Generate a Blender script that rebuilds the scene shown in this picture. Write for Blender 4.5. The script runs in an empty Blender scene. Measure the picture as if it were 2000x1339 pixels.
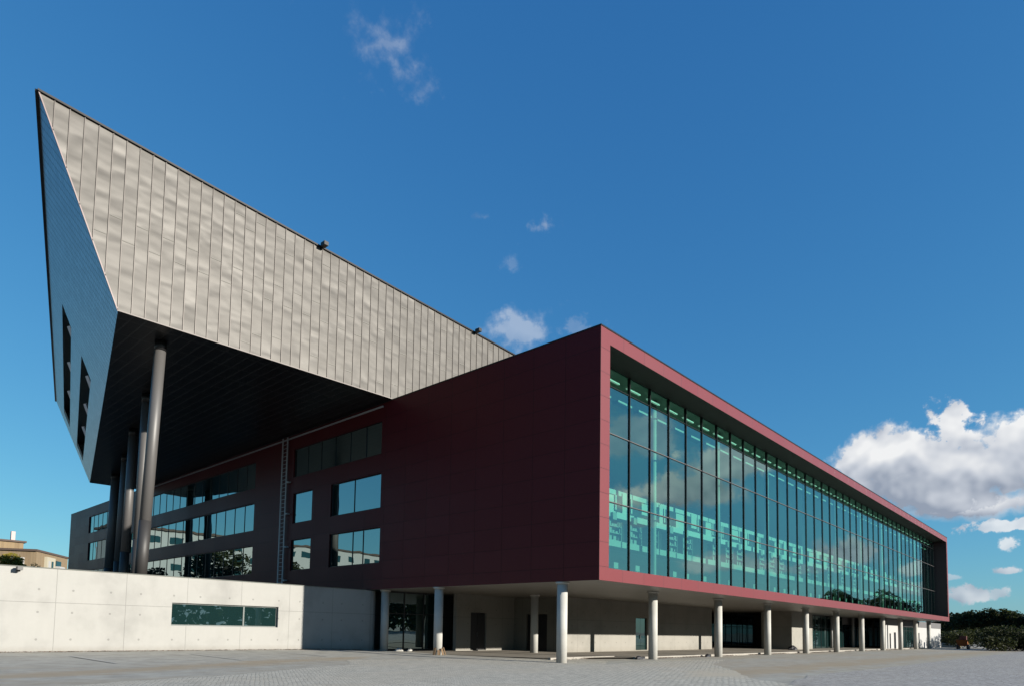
import bpy, math, random
from mathutils import Vector, Matrix
random.seed(7)
S = bpy.context.scene
COL = S.collection
R = math.radians

# ------------------------------------------------------------------ camera
YAW, PITCH, ROLL = 0.769845, 0.0670791, 0.0203013
FPX, CX, CY = 1289.566, 927.735, 1139.108          # in a 2000 x 1339 frame
CAM = Vector((-25.5407, -16.8715, 1.5737))
_f = Vector((math.cos(YAW)*math.cos(PITCH), math.sin(YAW)*math.cos(PITCH), math.sin(PITCH)))
_r = _f.cross(Vector((0, 0, 1))).normalized(); _u = _r.cross(_f)
r_ = _r*math.cos(ROLL)+_u*math.sin(ROLL); u_ = -_r*math.sin(ROLL)+_u*math.cos(ROLL)
cd = bpy.data.cameras.new('camera'); cam = bpy.data.objects.new('camera', cd); COL.objects.link(cam)
M = Matrix((( r_.x, u_.x, -_f.x, CAM.x), (r_.y, u_.y, -_f.y, CAM.y), (r_.z, u_.z, -_f.z, CAM.z), (0, 0, 0, 1)))
cam.matrix_world = M
cd.sensor_fit = 'HORIZONTAL'; cd.sensor_width = 36; cd.lens = FPX/2000*36
cd.shift_x = (1000-CX)/2000; cd.shift_y = (CY-669.5)/2000
cd.clip_start = 0.1; cd.clip_end = 5000
S.camera = cam

# ------------------------------------------------------------------ light
SUN = Vector((0.29, -1.0, 0.245)).normalized()     # towards the sun
EL = math.asin(SUN.z)
sl = bpy.data.lights.new('sun', 'SUN'); so = bpy.data.objects.new('sun', sl); COL.objects.link(so)
sl.energy = 5.0; sl.angle = R(0.5); sl.color = (1.0, 0.94, 0.84)
so.rotation_euler = SUN.to_track_quat('Z', 'Y').to_euler()
so.location = (0, -30, 60)
S.view_settings.view_transform = 'Standard'; S.view_settings.look = 'None'
S.view_settings.exposure = 1.0; S.view_settings.gamma = 1.0
S.cycles.max_bounces = 8; S.cycles.transparent_max_bounces = 16; S.cycles.caustics_reflective = False

SKY_S = 0.10
W = bpy.data.worlds.new('World'); S.world = W; W.use_nodes = True
nt = W.node_tree; nt.nodes.clear()
def wn(t, **k):
    n = nt.nodes.new(t)
    for a, b in k.items(): setattr(n, a, b)
    return n
def L(a, b): nt.links.new(a, b)
def wm(op, a, b=None, c=None, clamp=False):
    n = wn('ShaderNodeMath', operation=op); n.use_clamp = clamp
    for i, v in enumerate((a, b, c)):
        if v is None: continue
        if isinstance(v, (int, float)): n.inputs[i].default_value = v
        else: L(v, n.inputs[i])
    return n.outputs[0]
sky = wn('ShaderNodeTexSky', sky_type='NISHITA'); sky.sun_disc = False
sky.sun_elevation = EL; sky.sun_rotation = math.atan2(SUN.x, SUN.y)
sky.altitude = 0; sky.air_density = 1.0; sky.dust_density = 0.3; sky.ozone_density = 2.5
tc = wn('ShaderNodeTexCoord')
V = wn('ShaderNodeVectorMath', operation='NORMALIZE'); L(tc.outputs['Generated'], V.inputs[0]); V = V.outputs[0]
def noise(vec, scale, detail, rough=0.55, dist=0.0):
    n = wn('ShaderNodeTexNoise'); L(vec, n.inputs['Vector'])
    n.inputs['Scale'].default_value = scale; n.inputs['Detail'].default_value = detail
    n.inputs['Roughness'].default_value = rough; n.inputs['Distortion'].default_value = dist
    return n.outputs['Fac']
n1 = noise(V, 14, 9, 0.56, 0.1)
sh = wn('ShaderNodeVectorMath', operation='ADD'); L(V, sh.inputs[0]); sh.inputs[1].default_value = tuple(SUN*0.006+Vector((0, 0, 0.016)))
nA = noise(V, 14, 3, 0.5, 0.1); n2 = noise(sh.outputs[0], 14, 3, 0.5, 0.1)
nbig = noise(V, 5, 3, 0.5)
def ray(px, py):
    return (r_*((px-CX)/FPX) - u_*((py-CY)/FPX) + _f).normalized()
def dirs(az, el): return Vector((math.cos(el)*math.cos(az), math.cos(el)*math.sin(az), math.sin(el)))
# clouds: azimuth / elevation of the centre (deg), half sizes (deg), tilt, raggedness, opacity, darkness of the base
def azel(px, py, mirror=False):
    d = ray(px, py)
    if mirror: d.y = -d.y
    return math.degrees(math.atan2(d.y, d.x)), math.degrees(math.asin(d.z))
CL = []
def cl(px, py, hx, hy, rag, op, base, mirror=False, soft=0.35):
    if mirror: soft = .45
    a0, e0 = azel(px, py, mirror); a1, _ = azel(px+hx, py, mirror); _, e1 = azel(px, py-hy, mirror)
    CL.append((a0, e0, abs(a1-a0), abs(e1-e0), rag, op, base, soft))
cl(1850, 935, 290, 118, 1.1, 1.0, 1.0, soft=.3)
cl(1862, 850, 60, 80, 2.0, 1.0, 0.0, soft=.4)
cl(1900, 985, 260, 50, 1.2, 1.0, 1.3, soft=.5)
cl(2010, 895, 140, 95, 1.5, 1.0, 0.4, soft=.3)
cl(1735, 900, 140, 75, 1.3, 1.0, 0.2, soft=.3)
cl(1960, 1026, 120, 17, 2.2, .8, 0.1)
cl(1975, 1062, 30, 20, 1.8, .75, 0.1)
cl(1968, 1114, 40, 11, 1.6, .85, 0.3)
cl(1888, 1162, 62, 22, 1.8, .85, 0.3)
cl(1952, 1160, 34, 16, 2.0, .7, 0.2)
cl(1855, 1127, 24, 8, 1.8, .5, 0.3)
cl(1030, 652, 85, 50, 3.8, .34, 0.0, soft=1.2)
cl(1130, 640, 60, 22, 3.2, .16, 0.0, soft=.8)
cl(740, 90, 105, 115, 4.2, .20, 0.0, soft=1.3)
cl(805, 150, 70, 70, 4.2, .24, 0.0, soft=1.2)
cl(1063, 440, 40, 22, 2.6, .25, 0.0, soft=.9)
cl(995, 515, 26, 26, 2.6, .10, 0.0, soft=.9)
cl(945, 424, 22, 10, 2.6, .15, 0.0, soft=.9)
for q in ((1340, 965, 170, 52, 1.0), (1440, 905, 140, 60, .95), (1420, 1100, 120, 30, .7), (1640, 1085, 120, 40, 1.0), (1270, 1020, 90, 18, .5), (1570, 1110, 110, 16, .5), (1800, 1110, 50, 25, .8), (1790, 1150, 90, 20, .6), (1240, 860, 90, 60, .45)):
    cl(q[0], q[1], q[2], q[3], 1.8, q[4], 0.3, mirror=True)
total = None; shade = None
nc = wm('SUBTRACT', n1, 0.5); ncf = wm('SUBTRACT', noise(V, 55, 6, 0.6, 0.1), 0.5); ncl = wm('ADD', nc, wm('MULTIPLY', ncf, .45))
for (a, e, ra, re, rag, op, base, soft) in CL:
    a, e, ra, re = R(a), R(e), R(ra), R(re)
    c = dirs(a, e); t1 = Vector((-math.sin(a), math.cos(a), 0)); t2 = c.cross(t1)*-1
    t2 = t2 if t2.z > 0 else -t2
    def dot(vec, k):
        n = wn('ShaderNodeVectorMath', operation='DOT_PRODUCT'); L(V, n.inputs[0]); n.inputs[1].default_value = tuple(vec*k); return n.outputs['Value']
    x = dot(t1, 1/(ra*math.cos(e))); y = dot(t2, 1/re)
    y2 = wm('MULTIPLY', y, wm('ADD', 1.0, wm('MULTIPLY', wm('LESS_THAN', y, 0.0), 0.35)))   # flatter underneath
    rr = wm('SQRT', wm('ADD', wm('MULTIPLY', x, x), wm('MULTIPLY', y2, y2)))
    m = wm('SUBTRACT', wm('ADD', 1.0, wm('MULTIPLY', ncl if ra > R(2.6) and re > R(1.0) else ncf, rag*1.3)), rr)
    m = wm('MULTIPLY', wm('DIVIDE', m, soft, clamp=True), wm('GREATER_THAN', dot(c, 1), 0.2))
    m = wm('MULTIPLY', wm('MULTIPLY', m, m), op)
    total = m if total is None else wm('MAXIMUM', total, m)
    if base > 0:
        b = wm('MULTIPLY', wm('MULTIPLY', m, wm('SUBTRACT', 0.18, y, clamp=True)), base*1.05)
        shade = b if shade is None else wm('MAXIMUM', shade, b)
lit = wm('ADD', 0.68, wm('ADD', wm('MULTIPLY', wm('SUBTRACT', nA, n2), 2.6), wm('MULTIPLY', nc, .5)))
lit = wm('ADD', lit, wm('MULTIPLY', wm('SUBTRACT', nbig, 0.5), 0.9))
lit = wm('SUBTRACT', lit, shade, clamp=True)
ramp = wn('ShaderNodeValToRGB'); L(lit, ramp.inputs[0])
ramp.color_ramp.elements[0].color = (0.29, 0.34, 0.43, 1); ramp.color_ramp.elements[1].color = (0.86, 0.87, 0.88, 1)
ramp.color_ramp.elements[0].position = 0.05
el = ramp.color_ramp.elements.new(0.5); el.color = (0.55, 0.59, 0.66, 1)
bg1 = wn('ShaderNodeBackground'); bg2 = wn('ShaderNodeBackground')
hs = wn('ShaderNodeHueSaturation'); hs.inputs['Saturation'].default_value = 1.0
L(sky.outputs[0], hs.inputs['Color'])
sr = wn('ShaderNodeSeparateColor'); L(hs.outputs[0], sr.inputs[0]); cb = wn('ShaderNodeCombineColor')
for i_, (g_, m_, cap) in enumerate(((1.0, .60, .62), (.75, .90, .78), (.49, .95, .90))):   # colour response of the camera: deeper, more even blue
    L(wm('MINIMUM', wm('MULTIPLY', wm('POWER', wm('MAXIMUM', sr.outputs[i_], 1e-4), g_), m_*.5*SKY_S**(g_-1)), cap*.5/SKY_S), cb.inputs[i_])
L(cb.outputs[0], bg1.inputs[0]); bg1.inputs[1].default_value = SKY_S
L(ramp.outputs[0], bg2.inputs[0]); bg2.inputs[1].default_value = .51
mx = wn('ShaderNodeMixShader'); L(total, mx.inputs[0]); L(bg1.outputs[0], mx.inputs[1]); L(bg2.outputs[0], mx.inputs[2])
wo = wn('ShaderNodeOutputWorld'); L(mx.outputs[0], wo.inputs[0])

# ------------------------------------------------------------------ materials
def mat(name, color=(.5, .5, .5), rough=.6, metal=0.0, spec=.5):
    m = bpy.data.materials.new(name); m.use_nodes = True
    b = m.node_tree.nodes['Principled BSDF']
    b.inputs['Base Color'].default_value = (*color, 1); b.inputs['Roughness'].default_value = rough
    b.inputs['Metallic'].default_value = metal; b.inputs['Specular IOR Level'].default_value = spec
    return m
class N:
    """small node helper bound to a material"""
    def __init__(s, m): s.m = m; s.t = m.node_tree; s.b = s.t.nodes['Principled BSDF']
    def n(s, t, **k):
        n = s.t.nodes.new(t)
        for a, b in k.items(): setattr(n, a, b)
        return n
    def l(s, a, b): s.t.links.new(a, b)
    def co(s, kind='Object', scale=(1, 1, 1), rot=(0, 0, 0), loc=(0, 0, 0)):
        c = s.n('ShaderNodeTexCoord'); mp = s.n('ShaderNodeMapping'); s.l(c.outputs[kind], mp.inputs[0])
        mp.inputs['Scale'].default_value = scale; mp.inputs['Rotation'].default_value = rot; mp.inputs['Location'].default_value = loc
        return mp.outputs[0]
    def noise(s, vec, scale, detail=4, rough=.55, dist=0):
        n = s.n('ShaderNodeTexNoise'); s.l(vec, n.inputs['Vector'])
        n.inputs['Scale'].default_value = scale; n.inputs['Detail'].default_value = detail
        n.inputs['Roughness'].default_value = rough; n.inputs['Distortion'].default_value = dist
        return n.outputs['Fac']
    def ramp(s, fac, stops):
        r = s.n('ShaderNodeValToRGB'); s.l(fac, r.inputs[0]); e = r.color_ramp.elements
        while len(e) < len(stops): e.new(.5)
        for q, (p, c) in zip(e, stops): q.position = p; q.color = (*c, 1) if len(c) == 3 else c
        return r.outputs[0]
    def mix(s, fac, a, b, mode='MIX'):
        n = s.n('ShaderNodeMix', data_type='RGBA', blend_type=mode)
        for i, v in ((0, fac), (6, a), (7, b)):
            if isinstance(v, (int, float)): n.inputs[i].default_value = v
            elif isinstance(v, tuple): n.inputs[i].default_value = (*v, 1)
            else: s.l(v, n.inputs[i])
        return n.outputs[2]
    def math(s, op, a, b=None, clamp=False):
        n = s.n('ShaderNodeMath', operation=op); n.use_clamp = clamp
        for i, v in ((0, a), (1, b)):
            if v is None: continue
            if isinstance(v, (int, float)): n.inputs[i].default_value = v
            else: s.l(v, n.inputs[i])
        return n.outputs[0]
    def bump(s, h, strength=.3, dist=.05, prev=None):
        n = s.n('ShaderNodeBump'); s.l(h, n.inputs['Height']); n.inputs['Strength'].default_value = strength; n.inputs['Distance'].default_value = dist
        if prev is not None: s.l(prev, n.inputs['Normal'])
        return n.outputs[0]
    def color(s, o): s.l(o, s.b.inputs['Base Color'])
    def normal(s, o): s.l(o, s.b.inputs['Normal'])
    def sep(s, vec):
        n = s.n('ShaderNodeSeparateXYZ'); s.l(vec, n.inputs[0]); return n.outputs
    def comb(s, x, y, z=0.0):
        n = s.n('ShaderNodeCombineXYZ')
        for i, v in enumerate((x, y, z)):
            if isinstance(v, (int, float)): n.inputs[i].default_value = v
            else: s.l(v, n.inputs[i])
        return n.outputs[0]

def joints(k, u, v, su, sv, w):
    """1 on thin joints of a su x sv grid"""
    def one(c, sz):
        f = k.math('FRACT', k.math('DIVIDE', c, sz))
        return k.math('LESS_THAN', f, w/sz)
    return k.math('MAXIMUM', one(u, su), one(v, sv))

def red_panel(name, axis, base, rough=.38, var=.34):
    m = mat(name, base, rough); k = N(m); c = k.co(); s = k.sep(c)
    u = k.math('ADD', s[axis], 200.0); v = k.math('ADD', s[2], 0.05)
    j = joints(k, u, v, 2.0, 1.145, .022)
    wn_ = k.n('ShaderNodeTexWhiteNoise', noise_dimensions='2D')
    cell = k.comb(k.math('FLOOR', k.math('DIVIDE', u, 2.0)), k.math('FLOOR', k.math('DIVIDE', v, 1.145)))
    k.l(cell, wn_.inputs[0])
    n = k.noise(c, .35, 3)
    cc = k.mix(k.math('MULTIPLY', wn_.outputs[0], var), base, tuple(x*.62 for x in base))
    cc = k.mix(k.math('MULTIPLY', n, .25), cc, tuple(x*.75 for x in base))
    cc = k.mix(j, cc, tuple(x*.35 for x in base)); k.color(cc)
    h = k.math('ADD', k.math('MULTIPLY', j, -1.0), k.math('MULTIPLY', wn_.outputs[0], .25))
    k.normal(k.bump(h, .5, .015)); k.l(k.math('ADD', rough-.02, k.math('MULTIPLY', wn_.outputs[0], .035)), k.b.inputs['Roughness'])
    return m
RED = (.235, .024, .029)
M_redY = red_panel('burgundy_panel_shaded_side', 1, (.125, .0135, .019), .42, .15)  # same panels as the front, base darkened for the unlit side
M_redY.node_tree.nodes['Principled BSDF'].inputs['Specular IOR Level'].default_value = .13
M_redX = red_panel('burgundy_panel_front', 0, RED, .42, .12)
M_redIn = mat('burgundy_reveal', (.05, .009, .013), .45)  # burgundy darkened to carry the shade inside the reveal
M_cop = mat('dark_coping', (.03, .03, .032), .4, .6)

def concrete(name, base, axis=0, jx=2.9, jz=2.33, ties=True, off=0.0, stain=.5):
    m = mat(name, base, .85, 0, .25); k = N(m); c = k.co(); s = k.sep(c)
    u = k.math('ADD', s[axis], 290.0+off)
    big = k.noise(c, .5, 6, .6); fine = k.noise(c, 6, 8, .65); vf = k.noise(k.co(scale=(1.5, 1.5, .35)), 1.6, 5, .6)
    cc = k.ramp(big, [(.3, tuple(x*.80 for x in base)), (.5, base), (.75, tuple(min(1, x*1.06) for x in base))])
    cc = k.mix(k.math('MULTIPLY', vf, .30*stain), cc, tuple(x*.62 for x in base), 'MIX')
    cc = k.mix(k.math('MULTIPLY', fine, .22), cc, tuple(x*.7 for x in base))
    f = k.math('ABSOLUTE', k.math('SUBTRACT', k.math('FRACT', k.math('DIVIDE', u, jx)), .5))
    jv = k.math('GREATER_THAN', f, .5-.012/jx)
    jh = k.math('LESS_THAN', k.math('ABSOLUTE', k.math('SUBTRACT', s[2], jz)), .012)
    j = k.math('MAXIMUM', jv, jh)
    cc = k.mix(k.math('MULTIPLY', j, .55), cc, tuple(x*.35 for x in base))
    h = k.math('ADD', k.math('MULTIPLY', fine, .3), k.math('MULTIPLY', j, -1.0))
    if ties:
        du = k.math('MULTIPLY', k.math('SUBTRACT', k.math('ABSOLUTE', k.math('SUBTRACT', k.math('FRACT', k.math('DIVIDE', u, jx)), .5)), .27), jx)
        tm = None
        for z0 in (.70, 1.90, 2.90):
            dz = k.math('SUBTRACT', s[2], z0)
            d = k.math('SQRT', k.math('ADD', k.math('MULTIPLY', du, du), k.math('MULTIPLY', dz, dz)))
            t = k.math('LESS_THAN', d, .05); tm = t if tm is None else k.math('MAXIMUM', tm, t)
        cc = k.mix(k.math('MULTIPLY', tm, .42), cc, tuple(x*.25 for x in base)); h = k.math('ADD', h, k.math('MULTIPLY', tm, -2.0))
    # grime at the foot
    g = k.math('MULTIPLY', k.math('SUBTRACT', 1.0, k.math('DIVIDE', k.math('SUBTRACT', s[2], .1), .35), clamp=True), k.noise(c, 3, 5, .7))
    cc = k.mix(k.math('MULTIPLY', g, .7*stain, clamp=True), cc, (.22, .17, .11))
    k.color(cc); k.normal(k.bump(h, .35, .01))
    return m
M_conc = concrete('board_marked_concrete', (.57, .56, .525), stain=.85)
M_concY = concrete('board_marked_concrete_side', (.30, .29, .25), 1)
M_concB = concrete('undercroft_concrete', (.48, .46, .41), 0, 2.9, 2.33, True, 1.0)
M_colc = concrete('column_concrete', (.80, .785, .73), 0, 50, 9, False, 7.0, .25)
M_dkgrey = mat('plain_dark_grey', (.16, .15, .15), .7)
M_white = mat('white_paint', (.60, .59, .57), .7)
M_soff = mat('pale_soffit_panel', (.33, .31, .28), .45)
k = N(M_soff); c = k.co(); s = k.sep(c)
j = joints(k, k.math('ADD', s[0], 100.), k.math('ADD', s[1], 100.), 2.19, 1.2, .02)
k.color(k.mix(j, k.mix(k.noise(c, .6, 3), (.36, .335, .30), (.28, .26, .235)), (.12, .11, .10)))
M_dark = mat('black_metal', (.018, .018, .02), .45, .3)
M_frame = mat('dark_window_frame', (.02, .022, .025), .4, .5)

# standing seam zinc of the volume, warm grey
def zinc(name, base, rough, metal, dent):
    m = mat(name, base, rough, metal); k = N(m); c = k.co(); s = k.sep(c)
    col = k.math('FLOOR', k.math('DIVIDE', k.math('ADD', s[0], 18.97+59.0), .59))
    w = k.n('ShaderNodeTexWhiteNoise', noise_dimensions='1D'); k.l(col, w.inputs['W'])
    par = k.math('MODULO', col, 2.0)
    row = k.math('FLOOR', k.math('DIVIDE', k.math('ADD', s[2], k.math('MULTIPLY', par, .98)), 3.1))
    w2 = k.n('ShaderNodeTexWhiteNoise', noise_dimensions='2D'); k.l(k.comb(col, row), w2.inputs[0])
    sh = k.comb(k.math('MULTIPLY', s[0], .35), k.math('MULTIPLY', w.outputs[0], 40.0), k.math('MULTIPLY', s[2], 1.15))
    n = k.noise(sh, 1.0, 1, .4, .1)
    n2 = k.noise(k.comb(k.math('MULTIPLY', s[0], .8), k.math('MULTIPLY', w.outputs[0], 90.0), k.math('MULTIPLY', s[2], 1.6)), 1.0, 1, .4, .1)
    dirt = k.noise(k.co(scale=(1, 1, .25)), 1.2, 6, .65)
    cc = k.mix(k.math('MULTIPLY', w2.outputs[0], .35), base, tuple(x*.78 for x in base))
    cc = k.mix(k.math('MULTIPLY', dirt, .28), cc, tuple(x*.72 for x in base))
    k.color(cc)
    h = k.math('ADD', n, k.math('MULTIPLY', n2, .6))
    k.normal(k.bump(h, 1.0, dent*2.3))
    rr = k.math('ADD', k.math('MULTIPLY', n, .15), rough-.08); k.l(rr, k.b.inputs['Roughness'])
    return m
M_zinc = zinc('warm_grey_seamed_zinc', (.146, .132, .115), .55, .15, .045)
M_seam = mat('zinc_seam', (.145, .125, .112), .5, .3)
M_ledge = mat('lit_zinc_lap', (.33, .31, .27), .45, .3)
# diamond shingles of the end face
M_shin = mat('blue_grey_metal_shingles', (.16, .20, .26), .34, .75); k = N(M_shin); c = k.co(); s = k.sep(c)
u = k.math('MULTIPLY', k.math('ADD', s[1], k.math('MULTIPLY', s[0], .25)), 1.0); v = k.math('MULTIPLY', s[2], 1.0)
p = k.math('FRACT', k.math('ADD', k.math('DIVIDE', k.math('ADD', u, v), .62), 100.)); q = k.math('FRACT', k.math('ADD', k.math('DIVIDE', k.math('SUBTRACT', u, v), .62), 100.))
ed = k.math('MAXIMUM', k.math('LESS_THAN', p, .13), k.math('LESS_THAN', q, .13))
w = k.n('ShaderNodeTexWhiteNoise', noise_dimensions='2D')
k.l(k.comb(k.math('FLOOR', k.math('ADD', k.math('DIVIDE', k.math('ADD', u, v), .62), 100.)), k.math('FLOOR', k.math('ADD', k.math('DIVIDE', k.math('SUBTRACT', u, v), .62), 100.))), w.inputs[0])
cc = k.mix(k.math('MULTIPLY', w.outputs[0], .5), (.20, .25, .34), (.09, .125, .185)); k.color(k.mix(k.math('MULTIPLY', ed, .92), cc, (.02, .028, .045)))
k.normal(k.bump(k.math('ADD', k.math('MULTIPLY', k.math('ADD', p, q), .5), k.math('MULTIPLY', ed, -.4)), .8, .05))
# black ribbed soffit of the volume
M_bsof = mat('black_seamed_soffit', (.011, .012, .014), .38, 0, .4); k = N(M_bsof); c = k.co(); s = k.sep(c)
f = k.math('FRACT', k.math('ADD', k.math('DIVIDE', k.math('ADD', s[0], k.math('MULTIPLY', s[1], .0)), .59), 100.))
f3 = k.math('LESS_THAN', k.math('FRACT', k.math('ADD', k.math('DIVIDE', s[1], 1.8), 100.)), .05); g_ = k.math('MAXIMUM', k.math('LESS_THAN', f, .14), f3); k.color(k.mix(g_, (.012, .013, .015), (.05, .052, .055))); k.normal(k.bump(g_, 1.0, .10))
M_col = mat('grey_painted_steel', (.27, .25, .24), .5, .15)
k = N(M_col); k.color(k.mix(k.noise(k.co(scale=(1, 1, .2)), 2, 5), (.20, .19, .185), (.15, .142, .138)))
M_shaft_low = mat('dark_lower_steel', (.062, .058, .056), .55, .1)

# glass
def glass_clear(name, tint, refl, ior=1.5):
    m = bpy.data.materials.new(name); m.use_nodes = True; t = m.node_tree; t.nodes.clear()
    o = t.nodes.new('ShaderNodeOutputMaterial'); tr = t.nodes.new('ShaderNodeBsdfTransparent'); gl = t.nodes.new('ShaderNodeBsdfGlossy')
    fr = t.nodes.new('ShaderNodeFresnel'); fr.inputs[0].default_value = ior; mp = t.nodes.new('ShaderNodeMapRange')
    mp.inputs['To Min'].default_value = refl; mp.inputs['To Max'].default_value = 1.0
    mxs = t.nodes.new('ShaderNodeMixShader')
    tr.inputs[0].default_value = (*tint, 1); gl.inputs[0].default_value = (.68, .94, .92, 1); gl.inputs['Roughness'].default_value = 0.0
    t.links.new(fr.outputs[0], mp.inputs[0]); t.links.new(mp.outputs[0], mxs.inputs[0])
    t.links.new(tr.outputs[0], mxs.inputs[1]); t.links.new(gl.outputs[0], mxs.inputs[2]); t.links.new(mxs.outputs[0], o.inputs[0])
    nz = t.nodes.new('ShaderNodeTexNoise'); nz.inputs['Scale'].default_value = .25; nz.inputs['Detail'].default_value = 1
    tcn = t.nodes.new('ShaderNodeTexCoord'); t.links.new(tcn.outputs['Object'], nz.inputs['Vector'])
    bp = t.nodes.new('ShaderNodeBump'); bp.inputs['Strength'].default_value = .05; bp.inputs['Distance'].default_value = .1
    t.links.new(nz.outputs['Fac'], bp.inputs['Height']); t.links.new(bp.outputs[0], gl.inputs['Normal'])
    return m
M_glass = glass_clear('teal_facade_glass', (.42, .80, .68), .27)
def glass_dark(name, base, refl):
    m = bpy.data.materials.new(name); m.use_nodes = True; t = m.node_tree; t.nodes.clear()
    o = t.nodes.new('ShaderNodeOutputMaterial'); d = t.nodes.new('ShaderNodeBsdfDiffuse'); gl = t.nodes.new('ShaderNodeBsdfGlossy')
    d.inputs[0].default_value = (*base, 1); gl.inputs[0].default_value = (.75, .95, .95, 1); gl.inputs['Roughness'].default_value = 0.0
    lw = t.nodes.new('ShaderNodeFresnel'); lw.inputs[0].default_value = 1.5; mp = t.nodes.new('ShaderNodeMapRange')
    mp.inputs['To Min'].default_value = refl; mp.inputs['To Max'].default_value = 1
    mxs = t.nodes.new('ShaderNodeMixShader'); t.links.new(lw.outputs[0], mp.inputs[0]); t.links.new(mp.outputs[0], mxs.inputs[0])
    t.links.new(d.outputs[0], mxs.inputs[1]); t.links.new(gl.outputs[0], mxs.inputs[2]); t.links.new(mxs.outputs[0], o.inputs[0])
    nz = t.nodes.new('ShaderNodeTexNoise'); nz.inputs['Scale'].default_value = .5; nz.inputs['Detail'].default_value = 1
    tcn = t.nodes.new('ShaderNodeTexCoord'); t.links.new(tcn.outputs['Object'], nz.inputs['Vector'])
    bp = t.nodes.new('ShaderNodeBump'); bp.inputs['Strength'].default_value = .06; bp.inputs['Distance'].default_value = .1
    t.links.new(nz.outputs['Fac'], bp.inputs['Height']); t.links.new(bp.outputs[0], gl.inputs['Normal'])
    return m
M_wing = glass_dark('reflective_window_glass', (.004, .013, .013), .30)
M_ugl = glass_dark('dark_entrance_glass', (.006, .018, .018), .12)

# ground
def sandmask(k, c):
    s = k.sep(c); st = k.noise(k.co(scale=(.45, 1, 1), rot=(0, 0, R(-20))), .8, 7, .68, .3); fn = k.noise(c, 7, 4, .7)
    nn = k.math('ADD', k.math('MULTIPLY', k.math('SUBTRACT', st, .5), 2.6), k.math('MULTIPLY', k.math('SUBTRACT', fn, .5), .7))
    tl = k.math('ADD', k.math('DIVIDE', k.math('ABSOLUTE', k.math('SUBTRACT', s[1], k.math('ADD', 12.2, k.math('MULTIPLY', s[0], .34)))), 2.0), k.math('MAXIMUM', k.math('DIVIDE', k.math('ADD', s[0], 8.0), 4.0), 0.0))
    tr = k.math('ADD', k.math('DIVIDE', k.math('ABSOLUTE', k.math('ADD', s[1], 5.9)), 2.5), k.math('MAXIMUM', k.math('DIVIDE', k.math('SUBTRACT', 0.0, k.math('ADD', s[0], 1.0)), 3.0), 0.0))
    t = k.math('MINIMUM', tl, tr)
    return k.math('MULTIPLY', k.math('ADD', k.math('SUBTRACT', .95, t), nn), 1.2, clamp=True)
def ground_mat():
    m = mat('asphalt_with_sand', (.2, .19, .17), .95, 0, .2); k = N(m); c = k.co()
    st = k.co(scale=(.35, 1.0, 1.0), rot=(0, 0, R(-20)))
    big = k.noise(st, .22, 6, .62, .4); mid = k.noise(c, 1.3, 6, .65); fine = k.noise(c, 28, 4, .7); fine2 = k.noise(c, 150, 2, .6)
    asph = k.ramp(mid, [(.3, (.50, .48, .44)), (.55, (.70, .675, .625)), (.75, (.86, .82, .75))])
    sand = k.ramp(mid, [(.3, (.60, .47, .33)), (.7, (.70, .57, .42))])
    f = k.ramp(big, [(.42, (0, 0, 0)), (.60, (1, 1, 1))])
    s = k.sep(c)
    # the dark asphalt apron along the concrete wall
    wallm = k.math('MULTIPLY', k.math('SUBTRACT', k.math('ADD', s[1], k.math('MULTIPLY', mid, 2.0)), 9.5), .6, clamp=True)
    f2 = k.math('MAXIMUM', k.math('MULTIPLY', k.math('MULTIPLY', f, .45), k.math('SUBTRACT', 1.0, k.math('MULTIPLY', wallm, .85))), sandmask(k, c))
    cc = k.mix(f2, asph, sand)
    cc = k.mix(k.math('MULTIPLY', fine, .38), cc, (.28, .26, .24)); cc = k.mix(k.math('MULTIPLY', fine2, .25), cc, (.5, .47, .42))
    k.color(cc); k.normal(k.bump(k.math('ADD', mid, k.math('MULTIPLY', fine, .4)), .5, .03))
    return m
M_ground = ground_mat()
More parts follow.
